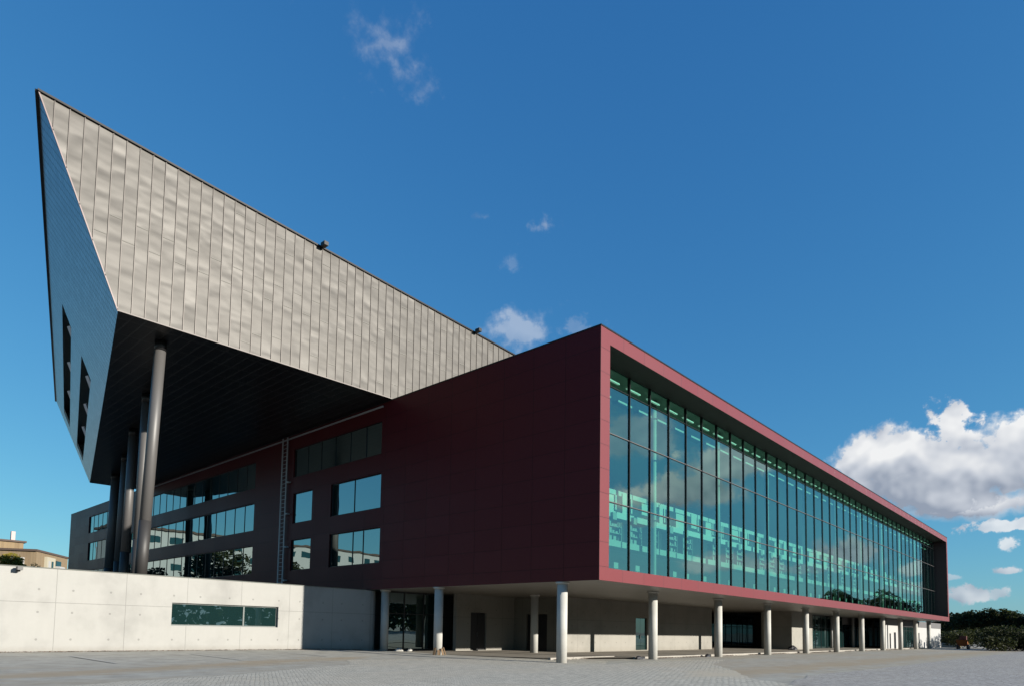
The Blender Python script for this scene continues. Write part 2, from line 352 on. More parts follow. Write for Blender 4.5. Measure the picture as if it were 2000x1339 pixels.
def cobbles(name, base, size, sandy=.35, rot=20):
    m = mat(name, base, .8, 0, .35); k = N(m); c = k.co(rot=(0, 0, R(rot)))
    dn = k.n('ShaderNodeTexNoise'); k.l(c, dn.inputs['Vector']); dn.inputs['Scale'].default_value = 1.7; dn.inputs['Detail'].default_value = 4
    dv = k.n('ShaderNodeVectorMath', operation='MULTIPLY_ADD'); k.l(dn.outputs['Color'], dv.inputs[0]); dv.inputs[1].default_value = (.16, .16, 0); k.l(c, dv.inputs[2])
    b = k.n('ShaderNodeTexBrick'); k.l(dv.outputs[0], b.inputs['Vector']); b.inputs['Scale'].default_value = 1.0
    b.inputs['Brick Width'].default_value = size*1.6; b.inputs['Row Height'].default_value = size; b.inputs['Mortar Size'].default_value = size*.13
    b.inputs['Mortar Smooth'].default_value = .6; b.inputs['Color1'].default_value = (*[x*1.12 for x in base], 1); b.inputs['Color2'].default_value = (*[x*.70 for x in base], 1)
    b.inputs['Mortar'].default_value = (*[x*.24 for x in base], 1); b.inputs['Bias'].default_value = -.1
    big = k.noise(k.co(scale=(.4, 1, 1), rot=(0, 0, R(-25))), .35, 6, .62, .5); fine = k.noise(c, 18, 5, .7); mid = k.noise(c, 1.1, 5, .6)
    sf = k.math('MAXIMUM', k.math('MULTIPLY', k.ramp(big, [(.50, (0, 0, 0)), (.66, (1, 1, 1))]), sandy, clamp=True), k.math('MULTIPLY', sandmask(k, k.co()), 1.0 if sandy > .3 else .25))
    cc = k.mix(k.math('MULTIPLY', mid, .40), b.outputs['Color'], tuple(x*.70 for x in base))
    cc = k.mix(sf, cc, (.80, .69, .55)); cc = k.mix(k.math('MULTIPLY', k.ramp(fine, [(.45, (0, 0, 0)), (.62, (1, 1, 1))]), .35), cc, tuple(x*.5 for x in base))
    k.color(cc)
    h = k.math('SUBTRACT', k.math('MULTIPLY', fine, .35), k.math('MULTIPLY', b.outputs['Fac'], k.math('SUBTRACT', 1.0, sf)))
    k.normal(k.bump(h, .5, .015)); return m
M_cob = cobbles('grey_setts', (.95, .885, .785), .15, .45, 28)
M_cob2 = cobbles('dark_grey_setts', (.72, .67, .65), .20, .15, 5)
M_kerb = concrete('pale_kerb', (.60, .56, .50), 0, 1.0, 9, False, 0, .3)
M_slab = mat('screed_floor', (.40, .35, .28), .9); k = N(M_slab); c = k.co(); k.color(k.ramp(k.noise(c, .7, 6, .6), [(.3, (.30, .26, .20)), (.7, (.48, .42, .34))])); k.normal(k.bump(k.noise(c, 8, 5), .4, .02))

M_sand = mat('trodden_sand', (.6, .48, .35), .95, 0, .2); k = N(M_sand); c = k.co(); n_ = k.noise(c, .9, 7, .65); f_ = k.noise(c, 30, 4, .7)
cc = k.ramp(n_, [(.25, (.68, .62, .54)), (.5, (.84, .73, .59)), (.75, (.93, .82, .68))]); cc = k.mix(k.math('MULTIPLY', f_, .30), cc, (.40, .35, .29)); k.color(cc); k.normal(k.bump(k.math('ADD', n_, k.math('MULTIPLY', f_, .3)), .4, .03))

# ------------------------------------------------------------------ mesh helpers
class MB:
    def __init__(s): s.v = []; s.f = []; s.mi = []; s.cm = 0
    def poly(s, pts):
        b = len(s.v); s.v += [tuple(p) for p in pts]; s.f.append(list(range(b, b+len(pts)))); s.mi.append(s.cm)
    def box(s, x0, x1, y0, y1, z0, z1):
        b = len(s.v)
        s.v += [(x, y, z) for z in (z0, z1) for y in (y0, y1) for x in (x0, x1)]
        for q in ((0, 2, 3, 1), (4, 5, 7, 6), (0, 1, 5, 4), (2, 6, 7, 3), (0, 4, 6, 2), (1, 3, 7, 5)):
            s.f.append([b+i for i in q]); s.mi.append(s.cm)
    def bar(s, a, b, w, h=None, up=(0, 0, 1)):
        a, b = Vector(a), Vector(b); h = h or w; d = (b-a).normalized(); up = Vector(up)
        if abs(d.dot(up)) > .98: up = Vector((0, 1, 0))
        x = d.cross(up).normalized()*w/2; y = x.cross(d).normalized()*h/2
        k0 = len(s.v); s.v += [tuple(p+q) for p in (a, b) for q in (-x-y, x-y, x+y, -x+y)]
        for q in ((0, 1, 2, 3), (7, 6, 5, 4), (0, 4, 5, 1), (1, 5, 6, 2), (2, 6, 7, 3), (3, 7, 4, 0)):
            s.f.append([k0+i for i in q]); s.mi.append(s.cm)
    def tube(s, a, b, r0, r1=None, n=16, cap=True):
        a, b = Vector(a), Vector(b); r1 = r0 if r1 is None else r1; d = (b-a).normalized()
        x = d.cross(Vector((0, 0, 1)) if abs(d.z) < .95 else Vector((1, 0, 0))).normalized(); y = d.cross(x)
        k0 = len(s.v)
        for p, r in ((a, r0), (b, r1)):
            for i in range(n):
                t = 2*math.pi*i/n; s.v.append(tuple(p+(x*math.cos(t)+y*math.sin(t))*r))
        for i in range(n):
            j = (i+1) % n; s.f.append([k0+i, k0+j, k0+n+j, k0+n+i]); s.mi.append(s.cm)
        if cap: s.f.append([k0+i for i in range(n)][::-1]); s.mi.append(s.cm); s.f.append([k0+n+i for i in range(n)]); s.mi.append(s.cm)
    def build(s, name, mats, parent=None, smooth=False, loc=None):
        me = bpy.data.meshes.new(name); me.from_pydata(s.v, [], s.f)
        for m in (mats if isinstance(mats, (list, tuple)) else [mats]): me.materials.append(m)
        for p, i in zip(me.polygons, s.mi): p.material_index = i
        if smooth:
            for p in me.polygons: p.use_smooth = len(p.vertices) == 4
        me.update(); o = bpy.data.objects.new(name, me); COL.objects.link(o)
        if parent: o.parent = parent
        if loc: o.location = loc
        return o
def tag(o, label, cat, group=None, kind=None):
    o['label'] = label; o['category'] = cat
    if group: o['group'] = group
    if kind: o['kind'] = kind
    return o
def struct(o, label=None, cat=None):
    o['kind'] = 'structure'
    if label: o['label'] = label
    if cat: o['category'] = cat
    return o
def empty(name, loc=(0, 0, 0)):
    o = bpy.data.objects.new(name, None); COL.objects.link(o); o.location = loc; o.empty_display_size = .5; return o
def holed(mb, axis, p, t, u0, u1, z0, z1, holes):
    """wall slab in the plane axis=p .. p+t, spanning u0..u1, z0..z1, with rectangular openings and their reveals"""
    us = sorted({u0, u1, *[h[0] for h in holes], *[h[1] for h in holes]}); zs = sorted({z0, z1, *[h[2] for h in holes], *[h[3] for h in holes]})
    def P(u, d, z): return (p+d, u, z) if axis == 0 else (u, p+d, z)
    inside = lambda u, z: any(h[0] < u < h[1] and h[2] < z < h[3] for h in holes)
    for i in range(len(us)-1):
        for j in range(len(zs)-1):
            a, b, c, d = us[i], us[i+1], zs[j], zs[j+1]
            if inside((a+b)/2, (c+d)/2): continue
            for dd in (0, t): mb.poly([P(a, dd, c), P(b, dd, c), P(b, dd, d), P(a, dd, d)])
    for (a, b, c, d) in holes+[(u0, u1, z0, z1)]:
        mb.poly([P(a, 0, c), P(b, 0, c), P(b, t, c), P(a, t, c)]); mb.poly([P(a, 0, d), P(b, 0, d), P(b, t, d), P(a, t, d)])
        mb.poly([P(a, 0, c), P(a, 0, d), P(a, t, d), P(a, t, c)]); mb.poly([P(b, 0, c), P(b, 0, d), P(b, t, d), P(b, t, c)])

# ------------------------------------------------------------------ ground
g = MB(); n = 40
def gz(x, y):
    a = min(1, max(0, (2-x)/6)); b = min(1, max(0, (y-9)/7)); return .14*a*a*(3-2*a)*b
xs = [-1500, -400, -120]+[-60+3*i for i in range(54)]+[150, 400, 1500]; ys = [-1500, -400, -120, -50]+[-30+2*i for i in range(40)]+[60, 120, 400, 1500]
for y in ys:
    for x in xs: g.v.append((x, y, gz(x, y) if abs(x) < 100 and y < 60 else 0))
nx = len(xs)
for j in range(len(ys)-1):
    for i in range(nx-1): g.f.append([j*nx+i, j*nx+i+1, (j+1)*nx+i+1, (j+1)*nx+i]); g.mi.append(0)
struct(g.build('ground', M_ground, smooth=False))
def edgy(pts, amp, step=.8):
    out = []
    for i in range(len(pts)):
        a, b = Vector(pts[i]), Vector(pts[(i+1) % len(pts)]); nn = max(1, int((b-a).length/step)) if (b-a).length < 200 else 1
        for q in range(nn):
            p_ = a.lerp(b, q/nn); out.append((p_.x+random.uniform(-amp, amp), p_.y+random.uniform(-amp, amp)))
    return out
g = MB(); g.poly([(x, y, .004) for x, y in edgy([(-40, -3.5), (-22, 1.0), (-16, 2.6), (-9.5, 5.6), (-7.5, 8.6), (-2.7, 7.6), (3.0, 5.2), (4.4, 2.3), (1.2, .4), (9, 1.6), (14, 0), (7, -2.2), (3.5, -4.5), (-1.5, -7.4), (-4, -10), (-9, -14), (-40, -30)], .14)])
struct(g.build('stone_sett_paving', M_cob))
g = MB(); g.poly([(x, y, .008) for x, y in edgy([(-3.5, -9.3), (2, -8.3), (12, -8.5), (30, -8.4), (90, -8.2), (90, -60), (-3.5, -60)], .10)])
struct(g.build('dark_sett_paving', M_cob2))
def gp(px, py, z=.016):
    d = ray(px, py); t = (z-CAM.z)/d.z; p = CAM+d*t; return (p.x, p.y, z)
M_line = mat('worn_white_paint', (.78, .76, .70), .8)
for a, b in (((-17.6, 13.6), (-17.2, 9.4)), ((-12.6, 13.9), (-12.2, 9.8)), ((-7.6, 14.0), (-7.2, 10.9))):
    g = MB(); g.poly([(a[0], a[1], .03+gz(*a)), (a[0]+.12, a[1], .03+gz(*a)), (b[0]+.12, b[1], .02+gz(*b)), (b[0], b[1], .02+gz(*b))]); struct(g.build('painted_line', M_line))
# the raised floor under the building and its kerb
g = MB(); g.poly([(x, y, z) for x, y, z in ((2.6, 5.1, .06), (7.6, 3.1, .09), (88, 3.1, .09), (88, 17, .06), (2, 17, .02), (1.2, 10, .02))])
struct(g.build('screed_floor', M_slab))
g = MB()
for i in range(84):
    x = 2.0+i*1.02
    yk = 4.25 if x < 7.6 else 2.86
    g.box(x, x+1.005, yk, yk+.18, -.02, .125+random.uniform(-.004, .004))
struct(g.build('kerb', M_kerb))

# ------------------------------------------------------------------ burgundy building
LX, DY, ZB, ZT = 88.8, 84.5, 3.9, 15.9
B = empty('office_building'); tag(B, 'long burgundy panelled office block with a glazed front, raised on round concrete columns', 'building')
# side wall x = 0
rows = [(12.58, 14.72, [(16.45, 27.1), (33.0, 56.8), (66.5, 76.4)]), (9.08, 11.35, [(16.4, 22.0), (24.4, 27.0), (33.0, 61.5), (66.5, 76.2)]), (5.56, 7.86, [(16.35, 22.0), (24.4, 27.1), (33.0, 61.5), (66.5, 76.0)])]
holes = [(a, b, z0, z1) for z0, z1, l in rows for a, b in l]
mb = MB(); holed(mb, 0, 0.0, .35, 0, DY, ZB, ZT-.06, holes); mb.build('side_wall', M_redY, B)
for a, b, z0, z1 in holes:
    f = MB(); w = .06
    f.box(.10, .17, a, b, z0, z0+w); f.box(.10, .17, a, b, z1-w, z1); f.box(.10, .17, a, a+w, z0+w, z1-w); f.box(.10, .17, b-w, b, z0+w, z1-w)
    nm = max(1, round((b-a)/1.75))
    if abs(b-a-5.6) < .1: cuts = [a+2.95, a+4.9] if z0 > 8 else [a+1.9, a+3.05]
    elif b-a < 3: cuts = []
    else: cuts = [a+(b-a)*i/nm for i in range(1, nm)]
    for cc_ in cuts: f.box(.10, .165, cc_-.03, cc_+.03, z0+w, z1-w)
    fo = f.build('window', M_frame, B)
    gl = MB(); gl.box(.13, .15, a+w*.5, b-w*.5, z0+w*.5, z1-w*.5); gl.build('pane', M_wing, fo)
# front frame
xr0, xr1, zr0, zr1, RD = .80, 88.1, 4.50, 15.17, 1.5
mb = MB()
def frame_front(mb):
    holed(mb, 1, 0.0, .03, .35, LX-.35, ZB, ZT-.06, [(xr0, xr1, zr0, zr1)])
frame_front(mb); mb.box(0.0, .35, -.0005, .0, ZB, ZT-.06) if 0 else None
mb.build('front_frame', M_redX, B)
mb = MB(); mb.poly([(0, -.001, ZB), (.35, -.001, ZB), (.35, -.001, ZT-.06), (0, -.001, ZT-.06)]); mb.build('corner_panel', M_redX, B); mb = MB(); mb.poly([(LX-.35, -.001, ZB), (LX, -.001, ZB), (LX, -.001, ZT-.06), (LX-.35, -.001, ZT-.06)])
mb.build('corner_panel', M_redX, B)
mb = MB()   # reveal: jambs
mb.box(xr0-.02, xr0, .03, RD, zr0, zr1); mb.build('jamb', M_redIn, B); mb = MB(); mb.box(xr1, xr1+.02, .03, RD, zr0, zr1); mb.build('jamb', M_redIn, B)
M_rsof = mat('dark_reveal_lining', (.035, .03, .028), .6, 0, .1); k = N(M_rsof); s = k.sep(k.co())
f_ = k.math('LESS_THAN', k.math('FRACT', k.math('DIVIDE', s[0], 2.165)), .02); k.normal(k.bump(f_, .5, -.02)); k.color(k.mix(f_, (.030, .025, .020), (.008, .008, .008)))
mb = MB(); mb.box(xr0, xr1, .03, RD, zr1, zr1+.03); mb.build('reveal_soffit', M_rsof, B)
mb = MB(); mb.box(xr0, xr1, .03, RD, zr0-.04, zr0-.002); mb.build('sill', M_cop, B)
# right end wall, back wall, roof, soffit
mb = MB(); mb.box(LX-.35, LX, .0, DY, ZB, ZT-.06); mb.build('end_wall', M_redIn, B)
mb = MB(); mb.box(.35, LX-.35, DY-.35, DY, ZB, ZT-.06); mb.build('back_wall', M_redIn, B)
mb = MB(); mb.box(-.02, LX+.02, -.03, .30, ZT-.06, ZT+.01); mb.box(-.02, .30, .30, DY, ZT-.06, ZT+.01); mb.box(LX-.28, LX+.02, .30, DY, ZT-.06, ZT+.01); mb.box(.3, LX-.28, DY-.3, DY, ZT-.06, ZT+.01); mb.build('coping', M_cop, B)
mb = MB(); mb.box(.35, LX-.35, .3, DY-.35, ZT-.40, ZT-.25); mb.build('roof', M_dkgrey, B)
mb = MB(); mb.box(.02, LX-.02, .035, DY-.4, ZB-.004, ZB+.10); mb.build('soffit', M_soff, B)
# glazing
mb = MB(); GY = RD
mb.poly([(xr0, GY, zr0), (xr1, GY, zr0), (xr1, GY, zr1), (xr0, GY, zr1)]); G = mb.build('curtain_wall_glass', M_glass, B)
NB = 40; sp = 2.165
x = .71+sp
mull = None
while x < xr1-.3:
    if mull is None:
        q = MB(); q.box(-.03, .03, -.06, -.012, 0, zr1-zr0); q.box(-.035, .035, .012, .10, 0, zr1-zr0); mull = q.build('mullion', M_frame, G, loc=(x, GY, zr0))
    else:
        m2 = mull.copy(); COL.objects.link(m2); m2.parent = G; m2.location = (x, GY, zr0)
    x += sp
for z in (8.17, 11.72, 14.22):
    q = MB(); q.box(xr0, xr1, GY-.05 if z < 14 else GY-.012, GY-.006, z-.02, z+.02); q.box(xr0, xr1, GY+.006, GY+.08, z-.03, z+.03); q.build('transom', M_frame if z > 14 else mat('grey_transom', (.12, .10, .10), .5), G)
# interior: slabs, ceiling, back wall, columns, balustrades
M_int = mat('interior_white', (.42, .44, .41), .8); M_intd = mat('interior_grey', (.42, .46, .44), .8)
M_ceil = mat('interior_ceiling', (.50, .54, .50), .8)
mb = MB(); mb.box(.4, LX-.4, 1.62, 16, 4.20, 4.48); mb.box(.4, LX-.4, 3.3, 16, 8.0, 8.35); mb.box(.4, LX-.4, 9.0, 16, 11.5, 11.85); mb.build('floor_slab', M_intd, B)
mb = MB(); mb.box(.4, LX-.4, 1.62, 16, 15.20, 15.45); mb.build('ceiling', M_ceil, B)
mb = MB(); mb.box(.4, LX-.4, 16.0, 16.2, 4.48, 15.2); mb.build('interior_wall', M_intd, B)
M_bal = mat('white_balustrade', (.44, .48, .44), .5)
for i in range(40):
    mb = MB(); x = .71+sp*i
    w_b = (.95, .45, 1.25, .8)[i % 4]; mb.box(x+.30, x+.30+w_b, 3.40, 3.46, 8.36+.25*(i % 3 == 1), 9.30+.25*(i % 2)); mb.box(x+.45+w_b, x+.60+w_b, 3.40, 3.46, 8.5, 9.35); mb.build('balustrade', M_bal, B)
for i in range(40):
    mb = MB(); x = .71+sp*i; mb.box(x+.12, x+sp*.72, 2.25, 2.60, 14.02, 14.20); mb.build('ceiling_baffle', M_int, B)
M_lamp = bpy.data.materials.new('lamp_tube'); M_lamp.use_nodes = True; b_ = M_lamp.node_tree.nodes['Principled BSDF']; b_.inputs['Emission Color'].default_value = (.85, 1, .85, 1); b_.inputs['Emission Strength'].default_value = .22
for i in range(40):
    mb = MB(); x = .71+sp*i; mb.box(x+.2, x+sp*.72, 1.72, 1.84, 14.70, 14.78); mb.build('strip_light', M_lamp, B)
mb = MB(); mb.box(.8, LX-.8, 3.0, 3.9, 6.28, 6.62)
mb.build('mezzanine_edge', mat('interior_pale_grey', (.30, .33, .31), .8), B)
ic = None
for i in range(11):
    x = .35+8.75*i
    if i == 0: continue
    if ic is None:
        q = MB(); q.tube((0, 0, 4.49), (0, 0, 15.19), .17, n=14); ic = q.build('interior_column', M_int, B, smooth=True, loc=(x, 2.3, 0))
    else:
        c2_ = ic.copy(); COL.objects.link(c2_); c2_.parent = B; c2_.location = (x, 2.3, 0)
# round concrete columns under the building
cc0 = None
spots = [(.32+8.75*i, 2.3) for i in range(11)]+[(.3, 11.05), (9.05, 11.05), (.62, 16.4), (11.0, 17.0)]
for i, (x, y) in enumerate(spots):
    if cc0 is None:
        q = MB(); q.tube((0, 0, -.05), (0, 0, ZB-.002), .255, n=28); q.tube((0, 0, ZB-.10), (0, 0, ZB-.006), .33, n=28); cc0 = q.build('column', M_colc, B, smooth=True, loc=(x, y, 0))
    else:
        c2_ = cc0.copy(); COL.objects.link(c2_); c2_.parent = B; c2_.location = (x, y, 0)
# undercroft walls
dz = 2.68
mb = MB(); holed(mb, 1, 10.7, .3, 11.9, 35.4, -.1, ZB-.006, [(21.5, 23.3, .1, dz)]); mb.box(34.9, 35.4, 11.0, 16.4, -.1, ZB-.006); mb.build('undercroft_wall', M_concB, B)
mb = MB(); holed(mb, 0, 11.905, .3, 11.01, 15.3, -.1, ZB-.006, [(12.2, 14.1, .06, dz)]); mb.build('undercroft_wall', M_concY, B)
mb = MB(); holed(mb, 1, 15.3, .3, 5.9, 11.9, -.1, ZB-.006, [(7.3, 8.9, .06, dz)]); mb.build('undercroft_wall', M_concB, B)
mb = MB(); mb.box(60.1, 74.5, 16.4, 16.7, -.1, ZB-.006); mb.build('undercroft_wall', M_concB, B); mb = MB(); mb.box(48.5, 50.2, 16.4, 16.7, -.1, ZB-.006); mb.build('undercroft_wall', M_concB, B)
mb = MB(); mb.box(44.5, 50.8, 6.5, 9.5, -.1, ZB-.006); mb.build('undercroft_wall', M_concB, B)
def door(axis, p, a, b, z1, mt=M_dark):
    q = MB(); mid = (a+b)/2
    for s0, s1 in ((a+.04, mid-.01), (mid+.01, b-.04)):
        if axis == 1: q.box(s0, s1, p+.12, p+.17, .06, z1-.04)
        else: q.box(p+.12, p+.17, s0, s1, .06, z1-.04)
    d = q.build('door', mt, B); h = MB()
    if axis == 1: h.box(mid-.09, mid-.06, p+.05, p+.11, 1.0, 1.3)
    else: h.box(p+.05, p+.11, mid-.09, mid-.06, 1.0, 1.3)
    h.build('handle', M_dkgrey, d)
door(1, 10.7, 21.5, 23.3, dz, M_ugl); door(0, 11.905, 12.2, 14.1, dz); door(1, 15.3, 7.3, 8.9, dz)
def glazed(y, x0, x1, z1, step, mt=M_ugl, fm=M_frame):
    q = MB(); nn = max(1, round((x1-x0)/step))
    for i in range(nn+1):
        x = x0+(x1-x0)*i/nn; q.box(x-.04, x+.04, y-.05, y+.05, .05, z1)
    q.box(x0, x1, y-.045, y+.045, z1-.1, z1); q.box(x0, x1, y-.045, y+.045, .05, .14); q.box(x0, x1, y-.04, y+.04, 2.4, 2.46)
    e = q.build('glazed_screen', fm, B); p_ = MB(); p_.box(x0, x1, y-.01, y+.01, .1, z1-.05); p_.build('pane', mt, e); return e
glazed(16.9, .9, 6.0, ZB-.02, 1.7); glazed(16.2, 35.5, 48.5, ZB-.02, 1.6); glazed(16.45, 50.2, 60.1, ZB-.02, 1.6)
glazed(7.5, 50.9, 65.2, ZB-.02, 2.0)
glazed(8.0, 65.4, 90.0, 3.0, 2.6)
mb = MB(); mb.box(65.3, 68.8, 7.7, 8.3, 3.0, ZB-.006); mb.box(68.8, 90.0, 8.06, 8.3, 3.02, ZB-.006); mb.build('lintel', M_dkgrey, B)
# extra slender white posts
po = None
for x, y in ((60.0, 7.2), (68.9, 7.2), (78.8, 7.2)):
    if po is None: q = MB(); q.tube((0, 0, 0), (0, 0, ZB-.01), .16, n=14); po = q.build('post', M_white, B, smooth=True, loc=(x, y, 0))
    else: c2_ = po.copy(); COL.objects.link(c2_); c2_.parent = B; c2_.location = (x, y, 0)
# low white wing with doors at the far end
mb = MB(); holed(mb, 1, 3.6, .3, 69.0, 77.5, -.1, 3.0, [(70.9, 71.6, .0, 2.0), (73.2, 74.3, .0, 2.15)]); holed(mb, 1, 3.6, .3, 86.0, 105.0, -.1, 3.0, [(88.0, 88.7, 0, 2.2), (94.8, 97.0, 0, 2.3)]); mb.box(104.7, 105, 3.9, 12, -.1, 3.0); mb.build('white_wall', M_white, B)
mb = MB(); mb.box(69.0, 105.0, 3.56, 3.9, 3.003, 3.85); mb.box(88.9, 105.0, 3.9, 12, 3.003, 3.85); mb.build('shaded_wing_top', M_dkgrey, B)  # dark strip paints the shade along the wall top; roof block behind
for a_, b_3, h_3 in ((70.9, 71.6, 2.0), (73.2, 74.3, 2.15), (88.0, 88.7, 2.2), (94.8, 97.0, 2.3)): mb = MB(); mb.box(a_, b_3, 3.72, 3.76, 0, h_3); mb.build('door', M_dark, B)
q = glazed(3.8, 77.5, 86.0, 3.0, 1.6)
# undercroft depth closing wall
mb = MB(); mb.box(.5, LX-.5, 20, 20.2, -.1, ZB-.006); mb.build('undercroft_wall', M_concB, B)

# ------------------------------------------------------------------ grey cantilevered volume
Z0, Z1 = 15.72, 15.92
V_ = empty('cantilevered_hall', (0, 15.56, 0)); tag(V_, 'grey metal clad hall jutting out over the burgundy block on tall steel columns', 'building')
V_.location = (0, 0, 0)
FT, FB, BB, BT = Vector((-19.58, 15.56, 24.12)), Vector((-16.0, 15.56, Z0)), Vector((-5.0, 58.7, 15.75)), Vector((-8.05, 60.3, 23.87))
XR = 46.0
slope = -.0525
FR = Vector((XR, 15.56, 24.12+slope*(XR+19.58))); BR_ = Vector((XR, 60.3, 23.87+slope*(XR+8)))
mb = MB(); mb.poly([FT, FB, (0, 15.56, Z1), (XR, 15.56, Z1+.1), FR]); mb.build('front_cladding', M_zinc, V_)
# end face with two ribbon openings
nrm = (FB-FT).cross(BB-FT).normalized()
def EX(y, z, off=0.0): return Vector((FT.x-(nrm.y*(y-FT.y)+nrm.z*(z-FT.z))/nrm.x, y, z))+nrm*off
ya, yb = 31.6, 55.6; SL = [(17.53, 19.0), (20.62, 22.0)]
mb = MB()
def fy(z, back=False):   # y of the front / back edge of the end face at height z
    if not back: return 15.56
    t = (z-BB.z)/(BT.z-BB.z); return BB.y+(BT.y-BB.y)*t
zs_ = [None, 17.53, 19.0, 20.62, 22.0, None]
def zb(y): return FB.z+(BB.z-FB.z)*(y-FB.y)/(BB.y-FB.y)
def zt(y): return FT.z+(BT.z-FT.z)*(y-FT.y)/(BT.y-FT.y)
def strip(z0, z1, y0, y1):
    nseg = 6
    for i in range(nseg):
        a = y0+(y1-y0)*i/nseg; b = y0+(y1-y0)*(i+1)/nseg
        pts = [EX(a, z0 if z0 else zb(a)), EX(b, z0 if z0 else zb(b)), EX(b, z1 if z1 else zt(b)), EX(a, z1 if z1 else zt(a))]
        mb.poly(pts)
for i in range(5):
    z0, z1 = zs_[i], zs_[i+1]
    slot = (z0, z1) in SL
    zm0, zm1 = z0 or zb(58), z1 or zt(58)
    yb0, yb1 = fy(zm0, True), fy(zm1, True)
    if slot: strip(z0, z1, 15.56, ya)
    else: strip(z0, z1, 15.56, yb)
    if slot: mb.poly([EX(57.0, z0), EX(yb0, z0), EX(yb1, z1), EX(57.0, z1)])
    else: mb.poly([EX(yb, z0 or zb(yb)), EX(yb0, zm0), EX(yb1, zm1), EX(yb, z1 or zt(yb))])
mb.build('end_cladding', M_shin, V_)
M_alu = mat('bright_aluminium', (.85, .88, .95), .3, .3); M_tan = mat('tan_panel', (.16, .12, .09), .7)
for z0, z1 in SL:
    mb = MB(); D = -.55
    A = [EX(ya, z0), EX(57.0, z0), EX(57.0, z1), EX(ya, z1)]; Bk = [EX(ya, z0, D if 1 else 0), EX(57.0, z0, D), EX(57.0, z1, D), EX(ya, z1, D)]
    # inward is towards +x
    s_ = 1 if nrm.x > 0 else -1
    Bk = [a+nrm*(.55*s_) for a in A]
    for i in range(4): mb.poly([A[i], A[(i+1) % 4], Bk[(i+1) % 4], Bk[i]])
    mb.build('opening_reveal', M_dark, V_)
    w_ = MB(); w_.poly(Bk); wo_ = w_.build('window', M_ugl, V_)
    t_ = MB(); Tn = [a+nrm*(.5*s_) for a in (EX(yb, z0), EX(57.0, z0), EX(57.0, z1), EX(yb, z1))]; Tn = [EX(yb, z0)+nrm*.02*s_, EX(57, z0)+nrm*.02*s_, EX(57, z1)+nrm*.02*s_, EX(yb, z1)+nrm*.02*s_]; t_.poly(Tn)
    t_.build('louvre_panel', M_tan, V_)
    for yy in ((34.2, 41.3, 48.6) if z0 > 20 else (34.4, 41.2, 48.2)):
        mu = MB(); a = EX(yy, z0+.25)+nrm*.25*s_; b = EX(yy-.1, z1-.45)+nrm*.25*s_; mu.bar(a, b, .32, .12); mu.build('window_mullion', M_alu, wo_)
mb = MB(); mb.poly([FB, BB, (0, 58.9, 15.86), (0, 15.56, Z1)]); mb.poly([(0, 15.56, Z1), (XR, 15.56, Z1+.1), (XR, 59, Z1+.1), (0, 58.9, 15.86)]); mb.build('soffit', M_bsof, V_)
mb = MB(); mb.poly([BB, BT, BR_, (XR, 59, Z1+.1), (0, 58.9, 15.86)]); mb.poly([FR, (XR, 15.56, Z1+.1), (XR, 59, Z1+.1), BR_]); mb.build('rear_cladding', M_shin, V_)
mb = MB(); mb.poly([FT, FR, BR_, BT]); mb.build('roof', M_dkgrey, V_)
# vertical seams on the sunlit face
mb = MB(); x = -18.97
def bot(x): return (Z0+(x+16)/16*(Z1-Z0)) if x > -16 else FT.z+(FB.z-FT.z)*(x-FT.x)/(FB.x-FT.x)
def top(x): return FT.z+slope*(x-FT.x)
while x < 30:
    z0, z1 = bot(x), top(x)
    mb.box(x-.016, x+.016, 15.515, 15.558, z0, z1)
    x += .59
mb.build('seam', M_seam, V_)
# laps across the sheets, coloured lighter for the sun on their lips
mb = MB(); x = -18.97; i = 0
while x < 30:
    zz = 20.07 if i % 2 == 0 else 19.10
    for dzz in (-6.2, -3.1, 0, 3.1):
        z = zz+dzz+(0 if abs(dzz) < 1 else random.uniform(-.35, .35))
        if dzz != 0 and (x < -11 or random.random() < .35): continue
        if z > bot(x+.3)+.4 and z < top(x)-.3 and x > -17.6: mb.poly([(x+.03, 15.556, z+.03), (x+.56, 15.556, z+.03), (x+.56, 15.545, z-.02), (x+.03, 15.545, z-.02)])
    x += .59; i += 1
mb.build('sheet_lap', M_ledge, V_)
mb = MB(); mb.bar(FT+Vector((-.05, -.03, .02)), FR+Vector((0, -.03, .02)), .16, .09); mb.bar(FT+Vector((-.05, 0, .02)), BT+Vector((-.05, 0, .02)), .16, .09); mb.build('coping', M_cop, V_)
mb = MB(); mb.bar(FB+Vector((0, -.03, .03)), Vector((0, 15.53, Z1+.03)), .04, .05); mb.build('drip_edge', mat('pink_grey_edge', (.30, .26, .24), .6), V_)
mb = MB(); mb.bar(FT+Vector((0, -.02, 0)), FB+Vector((0, -.02, 0)), .05, .05); mb.build('edge_trim', mat('red_grey_edge', (.34, .24, .23), .5), V_)
# tall steel columns
st = [((-13.36, 17.5), (-13.62, 17.85), .275), ((-10.90, 26.25), (-11.05, 26.1), .29), ((-8.75, 35.0), (-8.95, 34.9), .30), ((-6.45, 43.75), (-6.7, 43.6), .28), ((-4.45, 52.5), (-4.7, 52.4), .40), ((-3.3, 54.5), (-3.5, 54.4), .36)]
for (tx, ty), (fx, fy_), rr_ in st:
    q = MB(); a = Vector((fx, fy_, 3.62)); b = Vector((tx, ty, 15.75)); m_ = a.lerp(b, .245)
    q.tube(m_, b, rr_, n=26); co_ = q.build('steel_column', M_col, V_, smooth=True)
    q = MB(); q.tube(a, m_, rr_+.012, n=26); q.build('lower_shaft', M_shaft_low, co_, smooth=True)  # lower length of the column in a darker tone
    q = MB(); q.tube(b-Vector((0, 0, .5)), b, rr_+.015, n=26); q.build('shaded_column_top', M_dark, co_, smooth=True)  # dark top length paints the soffit's shadow onto the column

